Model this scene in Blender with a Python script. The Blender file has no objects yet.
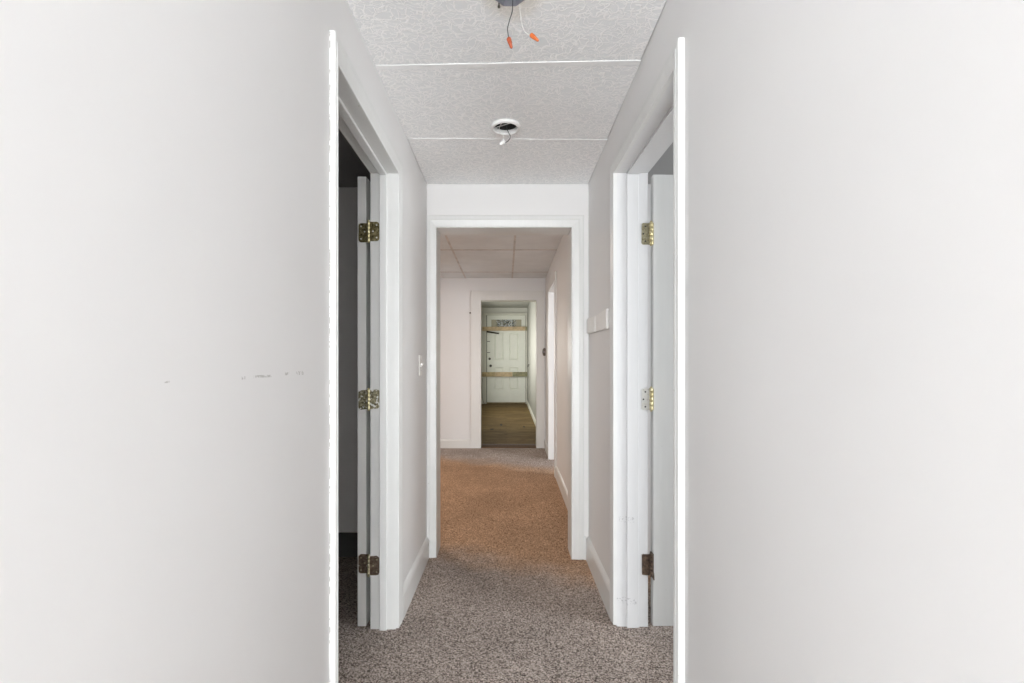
import bpy, bmesh, math, random
from mathutils import Vector, Matrix, Euler
random.seed(4)
SC = bpy.context.scene
C = SC.collection
H = 1.2            # camera height above the carpet
F = 490.0          # focal length in pixels for a 1024 px wide frame

# ------------------------------------------------------------------ camera
cam = bpy.data.cameras.new('camera')
cam.sensor_width = 36.0
cam.lens = 36.0 * F / 1024.0
cam.shift_x = (512 - 506) / 1024.0
cam.shift_y = (365.5 - 341.5) / 1024.0
cam.clip_start = 0.02
co = bpy.data.objects.new('camera', cam)
C.objects.link(co)
co.location = (0, 0, H)
co.rotation_euler = (math.pi / 2, 0, 0)
SC.camera = co
SC.view_settings.view_transform = 'Standard'
SC.view_settings.look = 'None'
SC.view_settings.gamma = 1.0
SC.view_settings.use_curve_mapping = False
SC.view_settings.exposure = 0.17
SC.cycles.max_bounces = 14
SC.cycles.diffuse_bounces = 10


def at(px, py, y):
    """World point at depth y that is seen at a pixel."""
    return Vector(((px - 506.0) * y / F, y, H + (365.5 - py) * y / F))


# ------------------------------------------------------------------ materials
def new_mat(name):
    m = bpy.data.materials.new(name)
    m.use_nodes = True
    nt = m.node_tree
    b = nt.nodes['Principled BSDF']
    return m, nt, b


def lk(nt, a, b):
    nt.links.new(a, b)


def node(nt, t, **kw):
    n = nt.nodes.new(t)
    for k, v in kw.items():
        setattr(n, k, v)
    return n


def pos(nt):
    return node(nt, 'ShaderNodeNewGeometry').outputs['Position']


def math_n(nt, op, a, b=None, c=None):
    n = node(nt, 'ShaderNodeMath', operation=op)
    for i, v in enumerate((a, b, c)):
        if v is None:
            continue
        if isinstance(v, (int, float)):
            n.inputs[i].default_value = v
        else:
            lk(nt, v, n.inputs[i])
    return n.outputs[0]


def noise(nt, vec, scale, detail=3, rough=0.55, dist=0.0):
    n = node(nt, 'ShaderNodeTexNoise')
    n.inputs['Scale'].default_value = scale
    n.inputs['Detail'].default_value = detail
    n.inputs['Roughness'].default_value = rough
    n.inputs['Distortion'].default_value = dist
    lk(nt, vec, n.inputs['Vector'])
    return n.outputs['Fac']


def ramp(nt, fac, stops):
    n = node(nt, 'ShaderNodeValToRGB')
    cr = n.color_ramp
    while len(cr.elements) < len(stops):
        cr.elements.new(0.5)
    for e, (p, c) in zip(cr.elements, stops):
        e.position = p
        e.color = (*c, 1) if len(c) == 3 else c
    lk(nt, fac, n.inputs['Fac'])
    return n.outputs['Color']


def mix(nt, fac, a, b):
    n = node(nt, 'ShaderNodeMix', data_type='RGBA')
    if isinstance(fac, (int, float)):
        n.inputs['Factor'].default_value = fac
    else:
        lk(nt, fac, n.inputs['Factor'])
    for i, v in ((6, a), (7, b)):
        if isinstance(v, tuple):
            n.inputs[i].default_value = (*v, 1)
        else:
            lk(nt, v, n.inputs[i])
    return n.outputs[2]


def bump(nt, b, h, strength, distance):
    n = node(nt, 'ShaderNodeBump')
    n.inputs['Strength'].default_value = strength
    n.inputs['Distance'].default_value = distance
    lk(nt, h, n.inputs['Height'])
    lk(nt, n.outputs['Normal'], b.inputs['Normal'])


def band(nt, v, lo, hi, soft):
    """1 between lo and hi, with soft shoulders."""
    a = node(nt, 'ShaderNodeMapRange', interpolation_type='SMOOTHSTEP')
    a.inputs['From Min'].default_value = lo - soft
    a.inputs['From Max'].default_value = lo
    lk(nt, v, a.inputs['Value'])
    c = node(nt, 'ShaderNodeMapRange', interpolation_type='SMOOTHSTEP')
    c.inputs['From Min'].default_value = hi
    c.inputs['From Max'].default_value = hi + soft
    c.inputs['To Min'].default_value = 1
    c.inputs['To Max'].default_value = 0
    lk(nt, v, c.inputs['Value'])
    return math_n(nt, 'MULTIPLY', a.outputs[0], c.outputs[0])


def sep(nt, vec):
    n = node(nt, 'ShaderNodeSeparateXYZ')
    lk(nt, vec, n.inputs[0])
    return n.outputs


def plain(name, col, rough=0.5, metal=0.0, var=0.06, scale=30, bmp=0.05, dist=0.002):
    m, nt, b = new_mat(name)
    p = pos(nt)
    n = noise(nt, p, scale)
    lo = tuple(max(0, c * (1 - var)) for c in col)
    hi = tuple(min(1, c * (1 + var)) for c in col)
    lk(nt, ramp(nt, n, [(0.3, lo), (0.7, hi)]), b.inputs['Base Color'])
    b.inputs['Roughness'].default_value = rough
    b.inputs['Metallic'].default_value = metal
    if bmp:
        bump(nt, b, noise(nt, p, scale * 6), bmp, dist)
    return m


def wall_paint(name, col, scuffs=False, rough=0.55, spec=0.4):
    m, nt, b = new_mat(name)
    p = pos(nt)
    n = noise(nt, p, 2.2, 4)
    lo = tuple(c * 0.975 for c in col)
    base = ramp(nt, n, [(0.3, lo), (0.7, col)])
    if scuffs:
        x, y, z = sep(nt, p)
        fine = noise(nt, p, 170, 2)
        mk = None
        for (y0, y1, z0, z1, k) in ((0.962, 1.034, 1.176, 1.180, 0.50), (1.103, 1.118, 1.178, 1.184, 0.46), (0.714, 0.720, 1.175, 1.177, 0.55),
                                    (1.162, 1.198, 1.178, 1.186, 0.50), (0.922, 0.930, 1.174, 1.179, 0.45)):
            a = math_n(nt, 'MULTIPLY', band(nt, y, y0, y1, 0.004), band(nt, z, z0, z1, 0.001))
            a = math_n(nt, 'MULTIPLY', a, math_n(nt, 'GREATER_THAN', fine, k))
            mk = a if mk is None else math_n(nt, 'MAXIMUM', mk, a)
        # only on the corridor face
        mk = math_n(nt, 'MULTIPLY', mk, math_n(nt, 'GREATER_THAN', x, -0.52))
        base = mix(nt, math_n(nt, 'MULTIPLY', mk, 0.6), base, (0.32, 0.31, 0.29))
    lk(nt, base, b.inputs['Base Color'])
    b.inputs['Roughness'].default_value = rough
    b.inputs['Specular IOR Level'].default_value = spec
    bump(nt, b, noise(nt, p, 260, 2), 0.06, 0.001)
    return m


def trim_paint(name, col, marks=False, chips=False, rough=0.35):
    m, nt, b = new_mat(name)
    p = pos(nt)
    x, y, z = sep(nt, p)
    sc = node(nt, 'ShaderNodeMapping')
    sc.inputs['Scale'].default_value = (60, 60, 5)
    lk(nt, p, sc.inputs['Vector'])
    n = noise(nt, sc.outputs[0], 1.0, 4)
    base = ramp(nt, n, [(0.25, tuple(c * 0.965 for c in col)), (0.7, col)])
    # small knocks and dirt specks in the paint
    sp = noise(nt, p, 55, 2, 0.5)
    spk = math_n(nt, 'GREATER_THAN', sp, 0.775)
    base = mix(nt, math_n(nt, 'MULTIPLY', spk, 0.35), base, (0.35, 0.33, 0.28))
    if marks:   # rubbed patches where old hardware was removed from the jamb
        f = noise(nt, p, 120, 3)
        mk = None
        for (x0, x1, z0, z1) in ((0.52, 0.583, 0.482, 0.506), (0.51, 0.594, 0.107, 0.135)):
            a = math_n(nt, 'MULTIPLY', band(nt, x, x0, x1, 0.004), band(nt, z, z0, z1, 0.004))
            a = math_n(nt, 'MULTIPLY', a, math_n(nt, 'GREATER_THAN', f, 0.57))
            mk = a if mk is None else math_n(nt, 'MAXIMUM', mk, a)
        base = mix(nt, math_n(nt, 'MULTIPLY', mk, 0.6), base, (0.36, 0.36, 0.37))
    if chips:   # cracked caulk line where the casing meets the wall
        f = noise(nt, p, 28, 4, 0.7)
        a = math_n(nt, 'MULTIPLY', band(nt, x, -0.4975, -0.4935, 0.0006), math_n(nt, 'GREATER_THAN', f, 0.52))
        a = math_n(nt, 'MULTIPLY', a, math_n(nt, 'LESS_THAN', y, 1.40))
        base = mix(nt, math_n(nt, 'MULTIPLY', a, 0.75), base, (0.22, 0.21, 0.19))
    lk(nt, base, b.inputs['Base Color'])
    b.inputs['Roughness'].default_value = rough
    bump(nt, b, noise(nt, sc.outputs[0], 2.0, 3), 0.05, 0.002)
    return m


def carpet_mat():
    m, nt, b = new_mat('carpet')
    p = pos(nt)
    x, y, z = sep(nt, p)
    n1 = noise(nt, p, 150, 4, 0.8)
    v = node(nt, 'ShaderNodeTexVoronoi')
    v.inputs['Scale'].default_value = 230
    lk(nt, p, v.inputs['Vector'])
    vcol = sep(nt, v.outputs['Color'])[0]
    k = math_n(nt, 'ADD', math_n(nt, 'MULTIPLY', n1, 0.62), math_n(nt, 'MULTIPLY', vcol, 0.38))
    grey = ramp(nt, k, [(0.34, (0.085, 0.066, 0.056)), (0.45, (0.29, 0.238, 0.208)), (0.56, (0.45, 0.376, 0.332)), (0.70, (0.70, 0.61, 0.55))])
    warm_lit = ramp(nt, k, [(0.34, (0.11, 0.062, 0.036)), (0.45, (0.37, 0.226, 0.140)), (0.56, (0.53, 0.342, 0.22)), (0.70, (0.74, 0.51, 0.34))])
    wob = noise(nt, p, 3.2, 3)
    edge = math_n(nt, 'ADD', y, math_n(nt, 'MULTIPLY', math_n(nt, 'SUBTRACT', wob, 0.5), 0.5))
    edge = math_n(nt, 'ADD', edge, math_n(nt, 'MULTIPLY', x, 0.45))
    warm_light = band(nt, edge, 3.25, 5.45, 0.55)  # warm lamp light painted as tan; daylight strip beyond left grey
    patch = noise(nt, p, 2.0, 3)
    pm = node(nt, 'ShaderNodeMapRange')
    pm.inputs['From Min'].default_value = 0.3
    pm.inputs['From Max'].default_value = 0.7
    pm.inputs['To Min'].default_value = 0.86
    pm.inputs['To Max'].default_value = 1.1
    lk(nt, patch, pm.inputs['Value'])
    c = mix(nt, warm_light, grey, warm_lit)
    mul = node(nt, 'ShaderNodeVectorMath', operation='SCALE')
    lk(nt, c, mul.inputs[0])
    lk(nt, pm.outputs[0], mul.inputs['Scale'])
    lk(nt, mul.outputs[0], b.inputs['Base Color'])
    b.inputs['Roughness'].default_value = 0.95
    b.inputs['Specular IOR Level'].default_value = 0.1
    bump(nt, b, k, 0.7, 0.008)
    return m


def tile_mat():
    """White ceiling tile with an embossed tangle of fine ridges."""
    m, nt, b = new_mat('ceiling_tile')
    p = pos(nt)
    w = node(nt, 'ShaderNodeTexNoise')
    w.inputs['Scale'].default_value = 14
    w.inputs['Detail'].default_value = 2
    lk(nt, p, w.inputs['Vector'])
    off = node(nt, 'ShaderNodeVectorMath', operation='MULTIPLY_ADD')
    lk(nt, w.outputs['Color'], off.inputs[0])
    off.inputs[1].default_value = (0.10, 0.10, 0.10)
    lk(nt, p, off.inputs[2])
    rid = None
    for sc, rot, wd in ((21, 0.3, 0.07), (27, 1.1, 0.075), (33, 2.0, 0.08)):
        mp = node(nt, 'ShaderNodeMapping')
        mp.inputs['Rotation'].default_value = (0, 0, rot)
        mp.inputs['Scale'].default_value = (0.75, 1.35, 1)
        lk(nt, off.outputs[0], mp.inputs['Vector'])
        v = node(nt, 'ShaderNodeTexVoronoi', feature='DISTANCE_TO_EDGE', voronoi_dimensions='2D')
        v.inputs['Scale'].default_value = sc
        lk(nt, mp.outputs[0], v.inputs['Vector'])
        r = node(nt, 'ShaderNodeMapRange', interpolation_type='SMOOTHSTEP')
        r.inputs['From Min'].default_value = 0.0
        r.inputs['From Max'].default_value = wd
        r.inputs['To Min'].default_value = 1
        r.inputs['To Max'].default_value = 0
        lk(nt, v.outputs['Distance'], r.inputs['Value'])
        gate = node(nt, 'ShaderNodeMapRange', interpolation_type='SMOOTHSTEP')
        gate.inputs['From Min'].default_value = 0.36
        gate.inputs['From Max'].default_value = 0.46
        lk(nt, noise(nt, p, 26 + sc, 1), gate.inputs['Value'])
        rr = math_n(nt, 'MULTIPLY', r.outputs[0], gate.outputs[0])
        rid = rr if rid is None else math_n(nt, 'MAXIMUM', rid, rr)
    x, y, z = sep(nt, p)
    # yellowed stain round the old lamp box
    dx = math_n(nt, 'SUBTRACT', x, 0.02)
    dy = math_n(nt, 'SUBTRACT', y, 1.52)
    d = math_n(nt, 'SQRT', math_n(nt, 'ADD', math_n(nt, 'MULTIPLY', dx, dx), math_n(nt, 'MULTIPLY', dy, dy)))
    d = math_n(nt, 'ADD', d, math_n(nt, 'MULTIPLY', math_n(nt, 'SUBTRACT', noise(nt, p, 18, 3), 0.5), 0.06))
    st = node(nt, 'ShaderNodeMapRange', interpolation_type='SMOOTHSTEP')
    st.inputs['From Min'].default_value = 0.05
    st.inputs['From Max'].default_value = 0.12
    st.inputs['To Min'].default_value = 0.45
    st.inputs['To Max'].default_value = 0
    lk(nt, d, st.inputs['Value'])
    base = ramp(nt, rid, [(0.0, (0.84, 0.855, 0.865)), (0.55, (0.995, 0.995, 0.995))])  # ridges coloured brighter for the light they catch
    base = mix(nt, st.outputs[0], base, (0.66, 0.60, 0.50))
    lk(nt, base, b.inputs['Base Color'])
    b.inputs['Roughness'].default_value = 0.6
    hgt = math_n(nt, 'ADD', rid, math_n(nt, 'MULTIPLY', noise(nt, p, 240, 2), 0.25))
    bump(nt, b, hgt, 0.40, 0.003)
    return m


def wood_floor_mat():
    m, nt, b = new_mat('worn_wood_floor')
    p = pos(nt)
    mp = node(nt, 'ShaderNodeMapping')
    mp.inputs['Scale'].default_value = (1.0, 5.0, 1.0)
    lk(nt, p, mp.inputs['Vector'])
    n = noise(nt, mp.outputs[0], 3.2, 6, 0.7, 0.6)
    col = ramp(nt, n, [(0.28, (0.065, 0.040, 0.018)), (0.45, (0.128, 0.085, 0.037)), (0.58, (0.185, 0.130, 0.058)), (0.75, (0.24, 0.145, 0.065))])
    br = node(nt, 'ShaderNodeTexBrick')
    br.inputs['Scale'].default_value = 1.0
    br.inputs['Brick Width'].default_value = 1.3
    br.inputs['Row Height'].default_value = 0.13
    br.inputs['Mortar Size'].default_value = 0.004
    br.inputs['Color1'].default_value = (0.8, 0.8, 0.8, 1)
    br.inputs['Color2'].default_value = (1.1, 1.08, 1.0, 1)
    br.inputs['Mortar'].default_value = (0.45, 0.42, 0.4, 1)
    lk(nt, p, br.inputs['Vector'])
    mm = node(nt, 'ShaderNodeMix', data_type='RGBA', blend_type='MULTIPLY')
    mm.inputs['Factor'].default_value = 0.8
    lk(nt, col, mm.inputs[6])
    lk(nt, br.outputs['Color'], mm.inputs[7])
    out = mm.outputs[2]
    x, y, z = sep(nt, p)
    for (sx, sy, rx, ry) in ((-0.085, 8.62, 0.022, 0.10), (-0.235, 8.20, 0.034, 0.055), (0.31, 8.42, 0.02, 0.06)):
        a = math_n(nt, 'DIVIDE', math_n(nt, 'SUBTRACT', x, sx), rx)
        c = math_n(nt, 'DIVIDE', math_n(nt, 'SUBTRACT', y, sy), ry)
        d = math_n(nt, 'ADD', math_n(nt, 'MULTIPLY', a, a), math_n(nt, 'MULTIPLY', c, c))
        out = mix(nt, math_n(nt, 'LESS_THAN', d, 1.0), out, (0.035, 0.03, 0.025))
    lk(nt, out, b.inputs['Base Color'])
    b.inputs['Roughness'].default_value = 0.75
    b.inputs['Specular IOR Level'].default_value = 0.15
    return m


def brass_mat(name, tarnish, paint):
    m, nt, b = new_mat(name)
    p = pos(nt)
    n = noise(nt, p, 90, 3, 0.65)
    col = ramp(nt, n, tarnish)
    mt = 1.0
    if paint > 0:
        k = noise(nt, p, 60, 2)
        g = math_n(nt, 'GREATER_THAN', k, 1 - paint)
        col = mix(nt, g, col, (0.72, 0.72, 0.68))
        b.inputs['Metallic'].default_value = 0.45
    else:
        b.inputs['Metallic'].default_value = 0.8
    lk(nt, col, b.inputs['Base Color'])
    b.inputs['Roughness'].default_value = 0.38
    bump(nt, b, n, 0.25, 0.002)
    return m


def glass_mat():
    """Dirty patterned door light with the garden behind it showing through as blotches."""
    m, nt, b = new_mat('patterned_glass')
    p = pos(nt)
    v = node(nt, 'ShaderNodeTexVoronoi')
    v.inputs['Scale'].default_value = 55
    lk(nt, p, v.inputs['Vector'])
    r = sep(nt, v.outputs['Color'])[0]
    col = ramp(nt, r, [(0.0, (0.03, 0.035, 0.03)), (0.25, (0.16, 0.17, 0.13)), (0.45, (0.30, 0.33, 0.35)), (0.65, (0.45, 0.49, 0.52)), (0.85, (0.22, 0.19, 0.12))])
    col.node.color_ramp.interpolation = 'CONSTANT'
    x, y, z = sep(nt, p)
    cen = band(nt, x, -0.17, 0.17, 0.10)
    c2 = mix(nt, cen, (0.34, 0.32, 0.24), col)
    lk(nt, c2, b.inputs['Base Color'])
    lk(nt, c2, b.inputs['Emission Color'])
    b.inputs['Emission Strength'].default_value = 0.10
    b.inputs['Roughness'].default_value = 0.15
    return m


M = {}
M['wall_room'] = wall_paint('back_room_paint', (0.82, 0.82, 0.82))
M['wall'] = wall_paint('white_wall_paint', (0.765, 0.76, 0.757))
M['wall_scuff'] = wall_paint('white_wall_paint_scuffed', (0.765, 0.76, 0.757), scuffs=True)
M['wall_hall'] = wall_paint('pale_wall_paint', (0.77, 0.775, 0.785))
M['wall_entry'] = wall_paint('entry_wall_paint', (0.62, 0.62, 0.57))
M['entry_dimmed'] = wall_paint('entry_wall_dimmed', (0.34, 0.34, 0.31))  # entry wall paint darkened to offset strong light on wall and ceiling
M['wall_side'] = wall_paint('side_room_wall_shaded', (0.05, 0.05, 0.051), rough=0.95, spec=0.05)  # near black: the room's dimness is put into the wall colour
M['side_ceiling'] = wall_paint('side_room_ceiling', (0.28, 0.28, 0.28))  # ceiling darkened too, for the dim room
M['side_base'] = wall_paint('side_room_baseboard', (0.10, 0.10, 0.10), rough=0.95, spec=0.05)  # baseboard colour carries the same painted shade
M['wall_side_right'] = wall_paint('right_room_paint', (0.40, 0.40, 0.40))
M['trim'] = trim_paint('white_gloss_trim', (0.72, 0.725, 0.715))
M['trim_chip'] = trim_paint('white_gloss_trim_cracked_caulk', (0.72, 0.725, 0.715), chips=True)
M['trim_mark'] = trim_paint('white_gloss_jamb_rubbed', (0.70, 0.705, 0.712), marks=True)
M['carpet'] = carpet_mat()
M['tile'] = tile_mat()
M['flat_tile'] = plain('smooth_ceiling_tile', (0.74, 0.76, 0.78), 0.7, var=0.05, scale=4)
M['grid'] = plain('white_grid_bar', (0.90, 0.91, 0.91), 0.4, var=0.03)
M['grid_old'] = plain('aged_grid_bar', (0.58, 0.54, 0.52), 0.5, var=0.22, scale=9)
M['dark'] = plain('dark_plenum', (0.03, 0.03, 0.03), 0.9)
M['wood_floor'] = wood_floor_mat()
M['brass'] = brass_mat('tarnished_brass', [(0.3, (0.05, 0.042, 0.02)), (0.5, (0.17, 0.145, 0.07)), (0.7, (0.36, 0.31, 0.17))], 0.0)
M['brass_worn'] = brass_mat('tarnished_brass_paint_flecked', [(0.3, (0.055, 0.05, 0.03)), (0.5, (0.20, 0.18, 0.11)), (0.7, (0.45, 0.42, 0.30))], 0.42)
M['brass_brown'] = brass_mat('brown_tarnished_hinge', [(0.3, (0.075, 0.052, 0.036)), (0.5, (0.15, 0.11, 0.08)), (0.7, (0.25, 0.19, 0.14))], 0.30)
M['brass_bright'] = brass_mat('bright_brass', [(0.3, (0.46, 0.38, 0.18)), (0.5, (0.70, 0.62, 0.36)), (0.7, (0.85, 0.80, 0.58))], 0.0)
M['brass_pale'] = brass_mat('pale_brass', [(0.3, (0.24, 0.21, 0.12)), (0.5, (0.42, 0.38, 0.25)), (0.7, (0.58, 0.54, 0.40))], 0.0)
M['paint_hinge'] = brass_mat('painted_over_hinge', [(0.3, (0.50, 0.49, 0.44)), (0.5, (0.66, 0.65, 0.60)), (0.7, (0.74, 0.73, 0.69))], 0.55)
M['rust'] = brass_mat('rusted_hinge', [(0.3, (0.045, 0.032, 0.026)), (0.5, (0.115, 0.082, 0.062)), (0.7, (0.22, 0.15, 0.10))], 0.14)
M['screw'] = plain('dark_screw', (0.03, 0.028, 0.024), 0.5)
M['screw_pale'] = plain('pale_screw', (0.75, 0.73, 0.64), 0.4)
M['steel'] = plain('galvanised_steel', (0.36, 0.36, 0.40), 0.45, 0.6, var=0.12, scale=40)
M['wire_black'] = plain('black_wire', (0.05, 0.052, 0.06), 0.45)
M['wire_white'] = plain('white_wire', (0.84, 0.83, 0.79), 0.45)
M['orange'] = plain('orange_plastic', (0.62, 0.15, 0.035), 0.4, var=0.1, scale=90)
M['red_orange'] = plain('dark_orange_plastic', (0.42, 0.09, 0.035), 0.4, var=0.2, scale=90)
M['plastic'] = plain('white_plastic', (0.86, 0.86, 0.85), 0.35, var=0.02)
M['switch'] = plain('ivory_switch', (0.80, 0.79, 0.76), 0.35, var=0.02)
M['board_paint'] = plain('painted_board', (0.80, 0.79, 0.77), 0.4, var=0.03)
M['door_white'] = trim_paint('white_door_paint', (0.70, 0.71, 0.70))
M['door_left_lit'] = trim_paint('white_door_paint_lit', (0.84, 0.845, 0.83))  # door white lightened to make up for weak light on its edge
M['entry_door'] = plain('entry_door_paint', (0.74, 0.755, 0.69), 0.45, var=0.03, scale=8)
M['entry_trim'] = plain('entry_trim_paint', (0.64, 0.64, 0.57), 0.5, var=0.05, scale=10)
M['lumber'] = plain('bare_lumber', (0.44, 0.35, 0.20), 0.7, var=0.28, scale=14)
M['lumber_tan'] = plain('tan_lumber', (0.52, 0.40, 0.25), 0.7, var=0.2, scale=14)
M['lumber_green'] = plain('greenish_lumber', (0.26, 0.25, 0.15), 0.75, var=0.3, scale=14)
M['gap'] = plain('dark_gap', (0.035, 0.03, 0.02), 0.9)
M['glass'] = glass_mat()
M['bronze'] = plain('dark_bronze', (0.10, 0.095, 0.08), 0.4, 0.6)
M['grey_metal'] = plain('grey_fitting', (0.20, 0.19, 0.175), 0.4, 0.3)
M['threshold'] = plain('brown_threshold_carpet', (0.11, 0.066, 0.038), 0.95, var=0.35, scale=60, bmp=0.4)


# ------------------------------------------------------------------ mesh helpers
def quad_hexa(bm, p):
    """Solid from 8 points: 0-3 one end (loop), 4-7 other end (same order)."""
    v = [bm.verts.new(q) for q in p]
    for f in ((0, 1, 2, 3), (7, 6, 5, 4), (0, 4, 5, 1), (1, 5, 6, 2), (2, 6, 7, 3), (3, 7, 4, 0)):
        bm.faces.new([v[i] for i in f])
    return v


def box(bm, x0, x1, y0, y1, z0, z1, bev=0.0, seg=2):
    p = [(x0, y0, z0), (x1, y0, z0), (x1, y1, z0), (x0, y1, z0), (x0, y0, z1), (x1, y0, z1), (x1, y1, z1), (x0, y1, z1)]
    v = quad_hexa(bm, p)
    if bev:
        es = {e for q in v for e in q.link_edges}
        bmesh.ops.bevel(bm, geom=list(es), offset=bev, segments=seg, affect='EDGES', profile=0.5)
    return v


def plan(bm, pts, z0, z1):
    """Vertical prism from a plan outline; z0/z1 number or list per point."""
    n = len(pts)
    zz0 = z0 if isinstance(z0, (list, tuple)) else [z0] * n
    zz1 = z1 if isinstance(z1, (list, tuple)) else [z1] * n
    a = [bm.verts.new((x, y, zz0[i])) for i, (x, y) in enumerate(pts)]
    c = [bm.verts.new((x, y, zz1[i])) for i, (x, y) in enumerate(pts)]
    bm.faces.new(a[::-1])
    bm.faces.new(c)
    for i in range(n):
        j = (i + 1) % n
        bm.faces.new((a[i], a[j], c[j], c[i]))


def tube(bm, pts, r, n=8, cap=True):
    pts = [Vector(p) for p in pts]
    rs = r if isinstance(r, (list, tuple)) else [r] * len(pts)
    rings = []
    up = Vector((0.13, 0.31, 0.94)).normalized()
    for i, p in enumerate(pts):
        d = (pts[min(i + 1, len(pts) - 1)] - pts[max(i - 1, 0)]).normalized()
        s = d.cross(up)
        if s.length < 1e-4:
            s = d.cross(Vector((1, 0, 0)))
        s.normalize()
        t = s.cross(d)
        rings.append([bm.verts.new(p + rs[i] * (math.cos(a) * s + math.sin(a) * t)) for a in [2 * math.pi * k / n for k in range(n)]])
    for a, b in zip(rings, rings[1:]):
        for k in range(n):
            f = bm.faces.new((a[k], a[(k + 1) % n], b[(k + 1) % n], b[k]))
            f.smooth = True
    if cap:
        bm.faces.new(rings[0][::-1])
        bm.faces.new(rings[-1])


def lathe(bm, prof, c, axis='Z', n=32, closed=False):
    """Revolve (r, h) profile about an axis through c."""
    rings = []
    for r, h in prof:
        ring = []
        for k in range(n):
            a = 2 * math.pi * k / n
            u, w = r * math.cos(a), r * math.sin(a)
            q = {'Z': (u, w, h), 'Y': (u, h, w), 'X': (h, u, w)}[axis]
            ring.append(bm.verts.new(Vector(c) + Vector(q)))
        rings.append(ring)
    pairs = list(zip(rings, rings[1:]))
    if closed:
        pairs.append((rings[-1], rings[0]))
    for a, b in pairs:
        for k in range(n):
            f = bm.faces.new((a[k], a[(k + 1) % n], b[(k + 1) % n], b[k]))
            f.smooth = True
    if not closed:
        for ring in (rings[0], rings[-1]):
            if (ring[0].co - ring[n // 2].co).length > 1e-5:
                bm.faces.new(ring)


def spline(pts, n=8):
    pts = [Vector(p) for p in pts]
    out = []
    P = [pts[0]] + pts + [pts[-1]]
    for i in range(1, len(P) - 2):
        for k in range(n):
            t = k / n
            a, b, c, d = P[i - 1], P[i], P[i + 1], P[i + 2]
            out.append(0.5 * ((2 * b) + (c - a) * t + (2 * a - 5 * b + 4 * c - d) * t * t + (3 * b - a - 3 * c + d) * t ** 3))
    out.append(pts[-1])
    return out


def obj(name, bm, mat, parent=None, kind=None, label=None, cat=None, group=None):
    bmesh.ops.recalc_face_normals(bm, faces=bm.faces[:])
    me = bpy.data.meshes.new(name)
    bm.to_mesh(me)
    bm.free()
    me.materials.append(M[mat] if isinstance(mat, str) else mat)
    o = bpy.data.objects.new(name, me)
    C.objects.link(o)
    if parent is not None:
        o.parent = parent
    if kind:
        o['kind'] = kind
    if label:
        o['label'] = label
    if cat:
        o['category'] = cat
    if group:
        o['group'] = group
    return o


def struct(name, bm, mat, label=None, cat=None, parent=None):
    return obj(name, bm, mat, parent, 'structure', label, cat)


def empty(name, loc, label, cat, group=None, kind=None):
    o = bpy.data.objects.new(name, None)
    C.objects.link(o)
    o.location = loc
    o.empty_display_size = 0.05
    o['label'] = label
    o['category'] = cat
    if group:
        o['group'] = group
    if kind:
        o['kind'] = kind
    return o


def child(name, bm, mat, root, label=None):
    """Part built in world space, parented to a root that sits anywhere."""
    for v in bm.verts:
        v.co -= root.matrix_world.translation if root.type != 'EMPTY' else Vector(root.location)
    return obj(name, bm, mat, root, label=label)


# ------------------------------------------------------------------ key dimensions
XL = -0.496                                   # corridor face of the left wall
XLb = -0.6085                                 # side-room face of the left wall


def XR(y):                                    # corridor face of the right wall (old house, not quite parallel)
    return 0.4857 + 0.0102 * y


XRb = 0.652
Y1, Y1b = 3.07, 3.225                         # wall with the middle doorway
Y2, Y2b = 6.77, 6.90                          # wall with the far doorway
Y3 = 11.5                                     # wall with the entry door
CE1 = H + 1.136
CE2 = H + 1.2086
CE3 = H + 1.355
YB = -2.0                                    # the corridor opens to a room behind the camera


def xr2(y):                                   # right wall of the middle hall
    return 0.5155 + (y - 3.2) * 0.0082


def lerp(a, b, t):
    return a + (b - a) * max(0.0, min(1.0, t))


def fz(x, y):                                 # floor height: slightly out of level
    xx = max(-1.0, min(0.8, x))
    if y <= 3.07:
        return lerp(0.010, -0.006, (y - 2.2) / 0.87) - 0.013 * xx
    if y <= 6.77:
        t = (y - 3.07) / 3.7
        return lerp(-0.006, 0.060, t) - 0.013 * xx * (1 - t)
    return lerp(0.060, 0.31, (y - 6.77) / (Y3 - 6.77))


# ------------------------------------------------------------------ floors
bm = bmesh.new()
xs = [-3.3, -2.6, -1.9, -1.2, -1.0, -0.6, -0.3, 0, 0.3, 0.6, 0.8, 1.6, 2.4, 3.2]
ys = [-4.8, -3, -1.5, 0, 1, 1.6, 2.3, 2.55, 2.8, 3.07, 3.6, 4.3, 5.1, 6.0, 6.77]
g = [[bm.verts.new((x, y, fz(x, y))) for x in xs] for y in ys]
for j in range(len(ys) - 1):
    for i in range(len(xs) - 1):
        f = bm.faces.new((g[j][i], g[j][i + 1], g[j + 1][i + 1], g[j + 1][i]))
        f.smooth = True
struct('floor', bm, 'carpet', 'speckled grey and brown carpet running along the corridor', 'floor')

bm = bmesh.new()
ys = [7.02, 8, 9, 10, 11, 11.75]
g = [[bm.verts.new((x, y, fz(x, y) if y < 11.6 else 0.31)) for x in (-0.75, 0, 0.75)] for y in ys]
for j in range(len(ys) - 1):
    for i in range(2):
        bm.faces.new((g[j][i], g[j][i + 1], g[j + 1][i + 1], g[j + 1][i]))
struct('floor', bm, 'wood_floor', 'worn brown wooden floor leading to the boarded entry door', 'floor')

# ------------------------------------------------------------------ walls
LN, LF, LT = 1.405, 2.200, H + 0.862           # left side doorway: near jamb, far jamb, head
RN, RF = 1.417, 2.250                          # right side doorway
RTn, RTf = H + 0.856, H + 0.884
DL, DR, DT = -0.4336, 0.4085, H + 0.860        # middle doorway
EL, ER, ET = -0.345, 0.4185, H + 0.898         # far doorway
SN, SF, ST = 5.20, 6.02, H + 0.898             # side doorway of the middle hall
J = 0.02

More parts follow.
